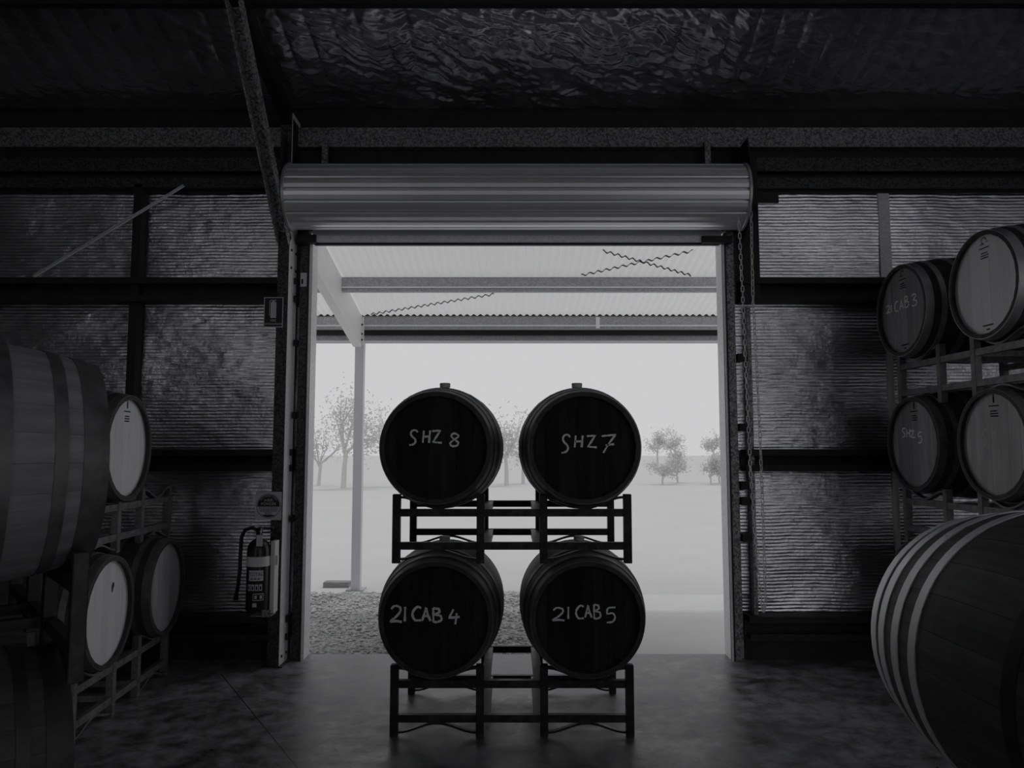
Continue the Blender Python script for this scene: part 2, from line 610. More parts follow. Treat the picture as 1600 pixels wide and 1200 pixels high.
obj('web', (lambda: (lambda b: (box(b, 0.041, 0.045, -0.105, 0.105, 0.0, 4.25), b)[1])(bmesh.new()))(), 'galv_light', pf)  # near-white web, the doorway light is put into its colour
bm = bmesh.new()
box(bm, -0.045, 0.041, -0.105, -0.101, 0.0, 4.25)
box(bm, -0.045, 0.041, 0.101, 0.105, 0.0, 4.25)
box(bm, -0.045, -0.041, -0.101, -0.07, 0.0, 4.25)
obj('flange', bm, 'galv_dark', pf)  # near-black, the shade on the room side is put into its colour
# knee brace up to the rafter
bm = bmesh.new()
A, B = Vector((0, -0.10, 3.22)), Vector((0, -1.48, 4.66))
dv = (B - A).normalized()
nv = Vector((0, -dv.z, dv.y)) * -1
for (xa, xb, n0, n1) in ((-0.045, 0.045, 0.0, 0.004), (0.041, 0.045, 0.004, 0.10), (-0.045, -0.041, 0.004, 0.10)):
    vs = []
    for p in (A, B):
        for xx in (xa, xb):
            for n_ in (n0, n1):
                q = p - nv * (0.05 - n_) * -1
                vs.append(bm.verts.new((xx, q.y, q.z)))
    for f in ((0, 1, 3, 2), (4, 6, 7, 5), (0, 4, 5, 1), (2, 3, 7, 6), (0, 2, 6, 4), (1, 5, 7, 3)):
        bm.faces.new([vs[i] for i in f])
obj('knee_brace', bm, 'galv_brace', pf)
bx('web_shade_plate', 0.0455, 0.05, -0.10, 0.104, 3.36, 4.2, 'dark_steel', pf)  # added dark plate, painting shade over the upper web
bm = bmesh.new()
vs = []
for y in (0.1, -6.2):
    for xx in (-0.04, 0.04):
        for dz in (-0.22, -0.10):
            vs.append(bm.verts.new((xx, y, roof_z(y + 5.95) + dz)))
for f in ((0, 1, 3, 2), (4, 6, 7, 5), (0, 4, 5, 1), (2, 3, 7, 6), (0, 2, 6, 4), (1, 5, 7, 3)):
    bm.faces.new([vs[i] for i in f])
obj('rafter', bm, 'dark_steel', pf)
bx('base_plate', -0.07, 0.07, -0.12, 0.12, 0.0, 0.010, 'galv_dark', pf)
for z in (3.02, 3.16, 0.07):
    for y in (-0.06, 0.06):
        bm = bmesh.new()
        lathe(bm, [(0.011, 0.045), (0.011, 0.053), (0.0, 0.053)], 6, 'X')
        obj('bolt', bm, 'dark_steel', pf, Matrix.Translation((0, y, z)))
tag(pf, 'galvanised steel column with knee brace beside the roller door, carrying the fire signs', 'column')

# ------------------------------------------------------------------ door jambs and roller door
door = empty('door_1', (0, 0, 0))
tag(door, kind='structure')
for s, xe in ((-1, DX0), (1, DX1)):
    x_ = lambda a, c: (min(xe + s * a, xe + s * c), max(xe + s * a, xe + s * c))
    a, c = x_(0.012, 0.026)
    bx('guide_channel', a, c, 6.01, 6.06, 0.0, 3.33, 'dark_steel', door)
    a, c = x_(0.0, 0.012)
    bx('guide_lip', a, c, 6.01, 6.017, 0.0, 3.28, 'galv_light', door)
    a, c = x_(0.0, 0.012)
    bx('guide_lip', a, c, 6.05, SLAB_Y, 0.0, 3.28, 'galv_light', door)
    a, c = x_(0.026, 0.088)
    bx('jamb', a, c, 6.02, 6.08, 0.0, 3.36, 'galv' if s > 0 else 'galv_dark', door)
bx('corner_block', 1.50, 1.74, 5.94, 6.0, 3.235, 3.29, 'dark_steel', door)
bx('corner_block', -1.70, -1.55, 5.94, 6.0, 3.235, 3.30, 'dark_steel', door)
# packing strips and clips right of the doorway
bx('packing_strip', 1.855, 1.885, 6.0, 6.07, 0.3, 2.74, 'galv', door)
for z in (2.30, 1.75, 1.30, 1.18, 0.9):
    bx('clip', 1.775, 1.83, 5.985, 6.06, z, z + 0.06, 'dark_steel', door)
for z in (2.42, 1.85, 1.05):
    bx('clip', -1.715, -1.69, 5.985, 6.06, z, z + 0.05, 'dark_steel', door)
bx('jamb_label', -1.684, -1.634, 6.0175, 6.0195, 2.90, 3.01, 'sign_grey', door)
bx('jamb_label_print', -1.675, -1.662, 6.0160, 6.0172, 2.92, 2.96, 'print_ink', door)
# drum
DC = Vector((0.033, 5.80, 3.555))
DR, NSL = 0.247, 18
HALF = 1.742
bm = bmesh.new()
prof = []
for a_, r_ in ((0.00, -0.020), (0.07, -0.020), (0.10, -0.002), (0.20, 0.002), (0.55, 0.004), (0.90, 0.002), (0.97, -0.002), (1.0, -0.020)):
    prof.append((a_ * 2 * PI / NSL, DR + r_))
rows = [[bm.verts.new((x, r * math.cos(a), r * math.sin(a))) for a, r in prof] for x in (-HALF, HALF)]
inner = [[bm.verts.new((x, (r - 0.012) * math.cos(a), (r - 0.012) * math.sin(a))) for a, r in prof] for x in (-HALF, HALF)]
for i in range(len(prof) - 1):
    bm.faces.new((rows[0][i], rows[0][i + 1], rows[1][i + 1], rows[1][i]))
    bm.faces.new((inner[0][i + 1], inner[0][i], inner[1][i], inner[1][i + 1]))
slat_me = mesh_of(bm, 'curtain_slat')
for k in range(NSL):
    M = Matrix.Translation(DC) @ Matrix.Rotation(2 * PI * k / NSL + 0.06, 4, 'X')
    obj('curtain_slat', slat_me, 'door_sheet', door, M)
for s in (-1, 1):
    bm = bmesh.new()
    lathe(bm, [(DR + 0.008, s * HALF - 0.012), (DR + 0.012, s * HALF - 0.006), (DR + 0.012, s * HALF + 0.010), (DR - 0.004, s * HALF + 0.014), (DR - 0.03, s * HALF + 0.004), (0.03, s * HALF + 0.004)], 48, 'X')
    obj('drum_rim', bm, 'door_rim', door, Matrix.Translation(DC))
    bm = bmesh.new()
    x0 = DC.x + s * (HALF + 0.055)
    pr = [(6.06, 3.25), (6.06, 4.02), (5.78, 4.02), (5.70, 3.70), (5.70, 3.45), (5.95, 3.25)]
    Av = [bm.verts.new((x0 - 0.005, y, z)) for y, z in pr]
    Bv = [bm.verts.new((x0 + 0.005, y, z)) for y, z in pr]
    bm.faces.new(Av)
    bm.faces.new(Bv[::-1])
    for i in range(6):
        bm.faces.new((Av[i], Av[(i + 1) % 6], Bv[(i + 1) % 6], Bv[i]))
    obj('bracket_plate', bm, 'dark_steel', door)
    bm = bmesh.new()
    lathe(bm, [(0.025, -0.06), (0.025, 0.10)], 16, 'X', True, True)
    obj('axle', bm, 'galv', door, Matrix.Translation((x0, DC.y, DC.z)))
    bx('bracket_stub', DC.x + s * 1.525 - 0.022, DC.x + s * 1.525 + 0.022, 5.93, 5.985, 3.80, 4.06, 'galv', door)
bx('bracket_cover', 1.80, 1.955, 5.955, 5.965, 2.765, 3.98, 'dark_steel', door)
bx('bracket_arm', 1.845, 2.04, 5.73, 5.75, 3.49, 3.56, 'dark_steel', door)
bx('curtain_tail', DX0 + 0.01, DX1 - 0.01, 6.005, 6.012, 3.29, 3.50, 'door_sheet', door)
bm = bmesh.new()
box(bm, DX0 + 0.03, DX1 - 0.03, 5.965, 6.035, 3.245, 3.305)
bevel_all(bm, 0.008)
obj('bottom_rail', bm, 'galv_light', door)
bx('rubber_seal', DX0 + 0.03, DX1 - 0.03, 5.985, 6.02, 3.228, 3.245, 'black_rubber', door)
bm = bmesh.new()
tube(bm, [(-1.56, 5.95, 3.37), (-1.2, 5.93, 3.40)], 0.006, 6)
tube(bm, [(-1.56, 5.95, 3.345), (-1.2, 5.93, 3.385)], 0.004, 6)
obj('lift_cable', bm, 'galv_light', door)


# hand chain: every link its own part
chain = empty('pull_chain', (1.86, 5.66, 0.42))
tag(chain, 'steel hand chain looped down beside the roller door', 'chain')
bm = bmesh.new()
LW, LL, RW = 0.0095, 0.0135, 0.0034
path = []
for i in range(16):
    a = 2 * PI * i / 16
    path.append((math.cos(a) * LW, 0, math.sin(a) * LW + (LL if math.sin(a) > 0.01 else -LL if math.sin(a) < -0.01 else 0)))
rings = []
for i, p in enumerate(path):
    t = (Vector(path[(i + 1) % 16]) - Vector(path[i - 1])).normalized()
    u = Vector((0, 1, 0))
    vv = t.cross(u)
    rings.append([bm.verts.new(Vector(p) + (u * math.cos(2 * PI * k / 5) + vv * math.sin(2 * PI * k / 5)) * RW) for k in range(5)])
for i in range(16):
    a, c = rings[i], rings[(i + 1) % 16]
    for k in range(5):
        bm.faces.new((a[k], a[(k + 1) % 5], c[(k + 1) % 5], c[k]))
link_me = mesh_of(bm, 'chain_link', True)
strand = []
A = [Vector((1.71, 5.66, 3.33)), Vector((1.728, 5.66, 2.6)), Vector((1.745, 5.66, 1.5)), Vector((1.795, 5.66, 0.52)), Vector((1.815, 5.66, 0.44)),
     Vector((1.832, 5.66, 0.52)), Vector((1.825, 5.66, 1.6)), Vector((1.80, 5.66, 2.7)), Vector((1.803, 5.66, 3.45))]
PITCH_L = 0.0405
acc = 0.0
for p, q in zip(A, A[1:]):
    L = (q - p).length
    dr = (q - p) / L
    s_ = PITCH_L - acc if acc else 0.0
    while s_ < L:
        strand.append((p + dr * s_, dr))
        s_ += PITCH_L
    acc = L - (s_ - PITCH_L)
for i, (p, dr) in enumerate(strand):
    q = dr.to_track_quat('Z', 'Y').to_matrix().to_4x4()
    tw = random.uniform(-0.35, 0.35) + (PI / 2 if i % 2 else 0) + 0.5
    M = Matrix.Translation(p - Vector(chain.location) + Vector((random.uniform(-.002, .002), 0, 0))) @ q @ Matrix.Rotation(tw, 4, 'Z')
    obj('chain_link', link_me, 'chain_steel', chain, M)

# ------------------------------------------------------------------ outside: ground, porch, trees
bm = bmesh.new()
box(bm, -160, 160, -60, 260, -0.6, -0.14)
tag(obj('ground', bm, 'pale_ground'), kind='structure')
bx_ = bx('apron', 0.62, 8.0, SLAB_Y, 8.79, -0.3, -0.012, 'concrete_apron')
tag(bx_, kind='structure')
tag(bx('ground_beyond', -60, 60, 8.79, 150, -0.3, -0.02, 'pale_ground'), kind='structure')
# gravel bed
X, Y = np.meshgrid(np.linspace(-6, 0.62, 220), np.linspace(SLAB_Y, 9.0, 110), indexing='ij')
Z = -0.05 + 0.03 * vnoise(X * 4, Y * 4, 81) + 0.02 * vnoise(X * 16, Y * 16, 82)
tag(obj('gravel_bed', grid_mesh('gravel_bed', np.stack([X, Y, Z], -1)), 'gravel_bed'), kind='structure')
V, Fc = [], []
ico = bmesh.new()
bmesh.ops.create_icosphere(ico, subdivisions=1, radius=1)
iv = np.array([v_.co[:] for v_ in ico.verts])
ifc = np.array([[v_.index for v_ in f.verts] for f in ico.faces])
ico.free()
NS = 5200
px_ = RNG.uniform(-2.3, 0.62, NS)
py_ = RNG.uniform(SLAB_Y + 0.02, 8.95, NS)
sz = RNG.uniform(0.008, 0.026, NS)
allv = np.empty((NS, len(iv), 3))
for k in range(NS):
    jit = iv * (1 + RNG.uniform(-0.25, 0.25, (len(iv), 1)))
    allv[k] = jit * np.array([sz[k], sz[k] * 0.8, sz[k] * 0.6]) + (px_[k], py_[k], -0.02 + sz[k] * 0.3)
fc = (ifc[None] + (np.arange(NS) * len(iv))[:, None, None]).reshape(-1, 3)
me = bpy.data.meshes.new('gravel')
me.from_pydata(allv.reshape(-1, 3).tolist(), [], fc.tolist())
tag(obj('gravel', me, 'gravel_stone'), 'loose pale gravel lying outside the doorway', 'gravel', kind='stuff')

# porch
porch = empty('porch_canopy', (-1.82, 9.14, 0))
PO = Vector(porch.location)


def sheet_z(y):
    return 3.18 + 0.2 * (9.0 - y)


def pbx(name, x0, x1, y0, y1, z0, z1, material):
    return bx(name, x0 - PO.x, x1 - PO.x, y0 - PO.y, y1 - PO.y, z0 - PO.z, z1 - PO.z, material, porch)


nxs = int(8.6 / 0.0785 * 10)
X, Y = np.meshgrid(np.linspace(-3.9, 4.7, nxs), np.linspace(SLAB_Y + 0.01, 9.16, 24), indexing='ij')
Zs = 3.18 + 0.2 * (9.0 - Y) + 0.011 + 0.011 * np.sin(X / 0.0785 * 2 * PI)
top = np.stack([X, Y, Zs], -1)
me = grid_mesh('roof_sheeting', top - np.array(PO))
sh = obj('roof_sheeting', me, 'porch_sheet', porch)
# rafters (white)
for xr in (-1.82, 3.9):
    bm = bmesh.new()
    vs = []
    for y in (SLAB_Y, 8.96):
        for xx in (xr - 0.045, xr + 0.045):
            for dz in (-0.375, -0.004):
                vs.append(bm.verts.new(Vector((xx, y, sheet_z(y) + dz)) - PO))
    for f in ((0, 1, 3, 2), (4, 6, 7, 5), (0, 4, 5, 1), (2, 3, 7, 6), (0, 2, 6, 4), (1, 5, 7, 3)):
        bm.faces.new([vs[i] for i in f])
    obj('rafter', bm, 'painted_white', porch)
    pbx('post', xr - 0.052, xr + 0.052, 9.09, 9.19, -0.05, 2.90, 'post_paint')
    pbx('post_foot', xr - 0.10, xr + 0.10, 9.03, 9.25, -0.03, -0.005, 'porch_steel')
    pbx('end_plate', xr + 0.0, xr + 0.075, 8.965, 8.975, 2.84, 3.17, 'painted_white')
    for z in (2.90, 2.97, 3.08):
        bm = bmesh.new()
        lathe(bm, [(0.011, -0.008), (0.011, 0.0)], 6, 'Y', True, True)
        obj('bolt', bm, 'dark_steel', porch, Matrix.Translation(Vector((xr + 0.055, 8.963, z)) - PO))


def purlin(y, zt, h, x0, x1):
    bm = bmesh.new()
    t = 0.004
    box(bm, x0 - PO.x, x1 - PO.x, y - PO.y, y + t - PO.y, zt - h, zt)
    box(bm, x0 - PO.x, x1 - PO.x, y - 0.004 - PO.y, y + 0.07 - PO.y, zt - h - t, zt - h)
    box(bm, x0 - PO.x, x1 - PO.x, y - PO.y, y + 0.07 - PO.y, zt - t, zt)
    box(bm, x0 - PO.x, x1 - PO.x, y + 0.07 - t - PO.y, y + 0.07 - PO.y, zt - h, zt - h + 0.02)
    obj('purlin', bm, 'porch_steel', porch)
    pbx('purlin_lip', x0, x1, y - 0.012, y - 0.0005, zt - h + 0.03, zt - h + 0.045, 'painted_white')


for x0, x1 in ((-3.9, -1.866), (-1.774, 3.854)):
    purlin(7.886, sheet_z(7.886) - 0.002, 0.145, x0, x1)
    purlin(8.98, sheet_z(8.98) - 0.002, 0.15, x0, x1)
    bm = bmesh.new()
    g0 = [(9.12, 2.985), (9.12, 2.905), (9.14, 2.895), (9.24, 2.895), (9.25, 2.985)]
    g1 = [(y + (0.004 if i == 0 else 0.0), z + 0.004) for i, (y, z) in enumerate(g0)]
    A_ = [bm.verts.new(Vector((x0, y, z)) - PO) for y, z in g0]
    B_ = [bm.verts.new(Vector((x1, y, z)) - PO) for y, z in g0]
    for i in range(4):
        bm.faces.new((A_[i], A_[i + 1], B_[i + 1], B_[i]))
    obj('gutter', bm, 'porch_steel', porch)
    pbx('gutter_lip', x0, x1, 9.11, 9.12, 2.895, 2.91, 'painted_white')
    pbx('fascia', x0, x1, 9.06, 9.075, 2.965, 3.12, 'dark_steel')
# dark wavy strips painting in the shaded corrugation gaps over the eave purlin
for x0, x1 in ((-3.9, -1.866), (-1.774, 3.854)):
    n = int((x1 - x0) / 0.00785)
    P = np.zeros((n, 2, 3))
    for i in range(n):
        x = x0 + (x1 - x0) * i / (n - 1)
        zb = sheet_z(8.972)
        P[i, 0] = (x, 8.972, zb - 0.004)
        P[i, 1] = (x, 8.972, zb + 0.0095 + 0.011 * math.sin(x / 0.0785 * 2 * PI))
    obj('gap_shade_strip', grid_mesh('gap_shade_strip', P - np.array(PO), False), 'black_rubber', porch)
pbx('splice_cleat', 0.99, 1.035, 8.965, 8.979, 3.035, 3.17, 'painted_white')


def strap(xa, ya, xb, yb):
    """thin bracing strap pressed along the underside of the corrugations"""
    n = int(abs(xb - xa) / 0.0078)
    P = np.zeros((n, 2, 3))
    for i in range(n):
        t = i / (n - 1)
        x, y = xa + (xb - xa) * t, ya + (yb - ya) * t
        z = sheet_z(y) + 0.011 + 0.011 * math.sin(x / 0.0785 * 2 * PI) - 0.004
        P[i, 0] = (x, y - 0.014, z + 0.0028)
        P[i, 1] = (x, y + 0.014, z - 0.0028)
    obj('bracing_strap', grid_mesh('bracing_strap', P - np.array(PO)), 'dark_steel', porch)


strap(-1.66, 8.94, -0.20, 8.35)
strap(0.72, 7.86, 1.75, 7.30)
strap(0.88, 7.30, 1.86, 7.86)
tag(porch, 'lean-to porch with corrugated roof outside the open doorway', 'porch')

sl = bx('timber_sleeper', -2.24, -1.93, 9.27, 9.41, -0.03, 0.045, 'timber_sleeper', None, 0.006)
tag(sl, 'short low timber sleeper lying at the foot of the porch post', 'sleeper')


# trees
def tree(name, loc, h, spread, n_leaf, seed, label, leafm='leaf_pale', trunk_h=0.35, leaf=0.10, group=None):
    rg = random.Random(seed)
    root = empty(name, loc)
    tag(root, label, 'tree', group)
    bm = bmesh.new()
    tips = []
    top = h * trunk_h
    tube(bm, [(0, 0, -0.1), (0.03 * h * rg.uniform(-1, 1), 0, top * 0.6), (0.05 * h * rg.uniform(-1, 1), 0, top)], 0.028 * h, 7, 0.018 * h)
    for k in range(9):
        a = rg.uniform(0, 2 * PI)
        el = rg.uniform(0.3, 1.35)
        L = h * (1 - trunk_h) * rg.uniform(0.55, 0.95)
        d = Vector((math.cos(a) * math.cos(el) * spread * 1.5, math.sin(a) * math.cos(el) * spread, math.sin(el)))
        p0 = Vector((0, 0, top * rg.uniform(0.75, 1.0)))
        p1 = p0 + d * L * 0.5 + Vector((rg.uniform(-.1, .1), 0, rg.uniform(-.05, .15))) * h * 0.3
        p2 = p0 + d * L
        tube(bm, [p0, p1, p2], 0.010 * h, 5, 0.003 * h)
        tips += [(p1, 0.13), (p1.lerp(p2, 0.5), 0.13), (p2, 0.15)]
        for j in range(2):
            q = p1.lerp(p2, rg.random()) + Vector((rg.uniform(-1, 1), rg.uniform(-1, 1), rg.uniform(-.6, .6))) * h * 0.14
            tube(bm, [p1, q], 0.005 * h, 4, 0.002 * h)
            tips.append((q, 0.11))
    obj('trunk', bm, 'bark_pale', root)
    rn = np.random.default_rng(seed)
    V, Fq = [], []
    for i in range(n_leaf):
        c, rr = tips[rg.randrange(len(tips))]
        o_ = rn.normal(size=3) * rr * h * 0.55
        c2 = np.array(c) + o_
        u = rn.normal(size=3)
        u /= np.linalg.norm(u)
        v_ = np.cross(u, rn.normal(size=3))
        v_ /= np.linalg.norm(v_)
        s1, s2 = leaf * rg.uniform(0.6, 1.3), leaf * rg.uniform(0.25, 0.5)
        b0 = len(V)
        V += [c2 - u * s1, c2 + v_ * s2, c2 + u * s1, c2 - v_ * s2]
        Fq.append((b0, b0 + 1, b0 + 2, b0 + 3))
    me = bpy.data.meshes.new('foliage')
    me.from_pydata([tuple(q) for q in V], [], Fq)
    fo = obj('foliage', me, leafm, root)
    fo['kind'] = 'stuff'
    return root


tree('gum_tree', (-7.3, 33.5, -0.02), 4.5, 0.62, 1500, 5, 'pale gum tree with the thickest trunk, just beside the porch post', leaf=0.085)
tree('gum_tree', (-9.0, 36.0, -0.02), 3.2, 0.6, 500, 6, 'sparse thin tree nearest the door jamb, beyond the porch post', leaf=0.085)
tree('gum_tree', (-4.9, 35.0, -0.02), 4.1, 0.6, 1100, 8, 'pale tree peeking out between porch post and upper barrel SHZ 8', leaf=0.085)
tree('gum_tree', (-0.25, 36.0, -0.02), 4.0, 0.55, 1000, 9, 'pale slender tree seen in the gap between the two upper barrels', leaf=0.085)
tree('gum_tree', (0.55, 38.0, -0.02), 3.4, 0.5, 600, 12, 'thin trunked tree behind the gap, leaning towards barrel SHZ 7', leaf=0.085)
for i, (x, y, h, n_, lab) in enumerate(((7.2, 37, 1.8, 900, 'low bushy tree beside the rim of upper barrel SHZ 7'),
                                       (8.35, 39, 1.9, 900, 'second low bushy tree beyond upper barrel SHZ 7'),
                                       (9.5, 37.0, 1.7, 900, 'low bushy tree with dense crown in the middle of the hedge line'),
                                       (10.35, 38.5, 1.7, 800, 'low bushy tree with a stout bare trunk near the door jamb'),
                                       (11.0, 37, 1.4, 450, 'smallest bushy tree, nearest the chain side door jamb'))):
    tree('bushy_tree', (x, y, -0.02), h, 0.55, n_, 40 + i, lab, 'leaf_pale', 0.25, 0.07, 'low trees beyond the yard')
for i, (x, y, h, n_, lab) in enumerate(((17.0, 90, 4.4, 700, 'faint distant tree crown showing just beyond barrel SHZ 7'),
                                       (20.3, 96, 4.9, 700, 'faint distant tree crown in the middle of the skyline'),
                                       (23.0, 88, 4.2, 700, 'faint distant tree crown close to the door jamb'))):
    tree('distant_tree', (x, y, -0.02), h, 0.5, n_, 60 + i, lab, 'leaf_far', 0.4, 0.16, 'faint trees on the skyline')


# ================================================================== BARRELS
def prof_r(s, L, Rb, Rh):
    u = 2 * s / L
    return Rb - (Rb - Rh) * u * u


MESH = {}
NST = 26


def barrel_meshes(key, L, Rb, Rh, hoops, n_board):
    if key in MESH:
        return MESH[key]
    out = {}
    # one stave (shared): local frame = barrel axis frame, axis along Y, centred
    bm = bmesh.new()
    ha = PI / NST - 0.0013
    NSEG = 10
    T = 0.024
    rows = []
    for i in range(NSEG + 1):
        s = -L / 2 + L * i / NSEG
        R = prof_r(s, L, Rb, Rh)
        row = []
        for a, rr in ((-ha, R - 0.0008), (0, R + 0.0006), (ha, R - 0.0008), (ha, R - T), (-ha, R - T)):
            row.append(bm.verts.new((rr * math.sin(a), s, rr * math.cos(a))))
        rows.append(row)
    for a, c in zip(rows, rows[1:]):
        for k in range(5):
            bm.faces.new((a[k], a[(k + 1) % 5], c[(k + 1) % 5], c[k]))
    bm.faces.new(rows[0])
    bm.faces.new(rows[-1][::-1])
    out['stave'] = mesh_of(bm, 'stave')
    # hoops
    out['hoops'] = []
    for (d0, d1) in hoops:
        for sg in (-1, 1):
            bm = bmesh.new()
            pr = []
            for t in (0, 0.5, 1):
                s = sg * (L / 2 - (d0 + (d1 - d0) * t))
                pr.append((prof_r(s, L, Rb, Rh), s))
            lathe(bm, [(r + 0.003, s) for r, s in pr], 64, 'Y')
            for q in (pr[0], pr[2]):
                lathe(bm, [(q[0] - 0.002, q[1]), (q[0] + 0.003, q[1])], 64, 'Y')
            # rivets
            rs = sg * (L / 2 - (d0 + d1) / 2)
            for da in (0.0, 0.09):
                a = 2.1 + da
                R = prof_r(rs, L, Rb, Rh) + 0.003
                c0 = Vector((R * math.cos(a), rs, R * math.sin(a)))
                nrm = Vector((math.cos(a), 0, math.sin(a)))
                tn = Vector((-math.sin(a), 0, math.cos(a)))
                vs = [bm.verts.new(c0 + (tn * math.cos(k * PI / 3) + Vector((0, 1, 0)) * math.sin(k * PI / 3)) * 0.006) for k in range(6)]
                tp = bm.verts.new(c0 + nrm * 0.003)
                for k in range(6):
                    bm.faces.new((vs[k], vs[(k + 1) % 6], tp))
            me = mesh_of(bm, 'hoop', True)
            out['hoops'].append(me)
    # head boards (front end at -Y)
    rg = random.Random(len(key) * 7 + n_board)
    RH = Rh - 0.018
    cuts = [-RH]
    ws = [rg.uniform(0.75, 1.25) for _ in range(n_board)]
    tot = sum(ws)
    for q in ws:
        cuts.append(cuts[-1] + q / tot * 2 * RH)
    out['boards'] = []
    for xa, xb in zip(cuts, cuts[1:]):
        g = 0.0008
        x0, x1 = xa + g, xb - g
        pts = []
        n = 7
        xs = [x0 + (x1 - x0) * i / (n - 1) for i in range(n)]
        up = [(x, math.sqrt(max(RH * RH - x * x, 0))) for x in xs]
        dn = [(x, -z) for x, z in reversed(up)]
        pts = [p for i, p in enumerate(up + dn)]
        cl = []
        for p in pts:
            if not cl or (abs(cl[-1][0] - p[0]) + abs(cl[-1][1] - p[1])) > 1e-4:
                cl.append(p)
        if abs(cl[0][0] - cl[-1][0]) + abs(cl[0][1] - cl[-1][1]) < 1e-4:
            cl.pop()
        bm = bmesh.new()
        A = [bm.verts.new((x, -L / 2 + 0.028, z)) for x, z in cl]
        B = [bm.verts.new((x, -L / 2 + 0.048, z)) for x, z in cl]
        bm.faces.new(A)
        bm.faces.new(B[::-1])
        for i in range(len(cl)):
            j = (i + 1) % len(cl)
            bm.faces.new((A[i], A[j], B[j], B[i]))
        out['boards'].append(mesh_of(bm, 'head_board'))
    bm = bmesh.new()
    lathe(bm, [(0.021, -0.005), (0.025, 0.006), (0.033, 0.010), (0.034, 0.034), (0.031, 0.037), (0.0, 0.037)], 18)
    out['bung'] = mesh_of(bm, 'bung', False)
    MESH[key] = out
    return out


# hand-chalked characters as strokes in a unit box
GLYPH = {
    'S': [[(0.95, 0.86), (0.7, 1.0), (0.3, 0.95), (0.15, 0.75), (0.35, 0.55), (0.62, 0.42), (0.70, 0.22), (0.45, 0.05), (0.0, 0.0)]],
    'H': [[(0.18, 1.0), (0.05, 0.0)], [(0.08, 0.5), (0.85, 0.52)], [(0.98, 1.0), (0.85, 0.0)]],
    'Z': [[(0.0, 0.95), (0.85, 1.0), (0.1, 0.06), (1.0, 0.0)]],
    '8': [[(0.9, 0.85), (0.5, 1.0), (0.2, 0.82), (0.45, 0.55), (0.85, 0.30), (0.75, 0.05), (0.3, 0.0), (0.1, 0.22), (0.5, 0.52), (0.85, 0.72), (0.88, 0.88)]],
    '7': [[(0.1, 0.92), (1.0, 1.0), (0.55, 0.5), (0.2, 0.0)], [(0.35, 0.42), (0.9, 0.48)]],
    '2': [[(0.05, 0.8), (0.35, 1.0), (0.8, 0.92), (0.85, 0.65), (0.45, 0.3), (0.0, 0.03), (0.5, 0.06), (1.0, 0.0)]],
    '1': [[(0.5, 1.0), (0.45, 0.0)]],
    'C': [[(0.95, 0.9), (0.6, 1.0), (0.2, 0.75), (0.08, 0.4), (0.35, 0.06), (0.95, 0.05)]],
    'A': [[(0.0, 0.0), (0.45, 1.0), (0.62, 0.5), (0.95, 0.0)], [(0.22, 0.35), (0.8, 0.38)]],
    'B': [[(0.15, 0.0), (0.12, 1.0)], [(0.12, 1.0), (0.7, 0.95), (0.78, 0.72), (0.2, 0.52)], [(0.2, 0.52), (0.85, 0.45), (0.95, 0.15), (0.5, 0.0), (0.15, 0.03)]],
    '4': [[(0.42, 1.0), (0.02, 0.42), (0.98, 0.5)], [(0.72, 0.75), (0.60, 0.0)]],
    '5': [[(0.95, 1.0), (0.2, 0.95), (0.12, 0.58), (0.65, 0.62), (0.9, 0.35), (0.65, 0.05), (0.05, 0.0)]],
    '3': [[(0.1, 0.95), (0.7, 1.0), (0.85, 0.78), (0.4, 0.55), (0.9, 0.4), (0.95, 0.12), (0.5, 0.0), (0.1, 0.1)]],
}


def chalk_mesh(items, width, y):
    """items: (char, x0, z0, x1, z1) in head-plane metres"""
    rg = random.Random(3)
    bm = bmesh.new()
    for ch, x0, z0, x1, z1 in items:
        for st in GLYPH[ch]:
            pts = [Vector((x0 + (x1 - x0) * a, 0, z0 + (z1 - z0) * c)) for a, c in st]
            # smooth the stroke
            fine = []
            for i in range(len(pts) - 1):
                p0, p1, p2, p3 = pts[max(i - 1, 0)], pts[i], pts[i + 1], pts[min(i + 2, len(pts) - 1)]
                for k in range(5):
                    t = k / 5
                    if len(pts) <= 4 and ch not in 'SC':
                        fine.append(p1.lerp(p2, t))
                    else:
                        fine.append(0.5 * ((2 * p1) + (p2 - p0) * t + (2 * p0 - 5 * p1 + 4 * p2 - p3) * t * t + (3 * p1 - p0 - 3 * p2 + p3) * t ** 3))
            fine.append(pts[-1])
            prev = None
            for i, p in enumerate(fine):
                dd = fine[min(i + 1, len(fine) - 1)] - fine[max(i - 1, 0)]
                if dd.length < 1e-6:
                    dd = Vector((1, 0, 0))
                dd.normalize()
                n_ = Vector((-dd.z, 0, dd.x)) * width * 0.5 * rg.uniform(0.72, 1.2)
                a = bm.verts.new((p.x + n_.x, y, p.z + n_.z))
                c = bm.verts.new((p.x - n_.x, y, p.z - n_.z))
                if prev:
                    bm.faces.new((prev[0], a, c, prev[1]))
                prev = (a, c)
    return bm


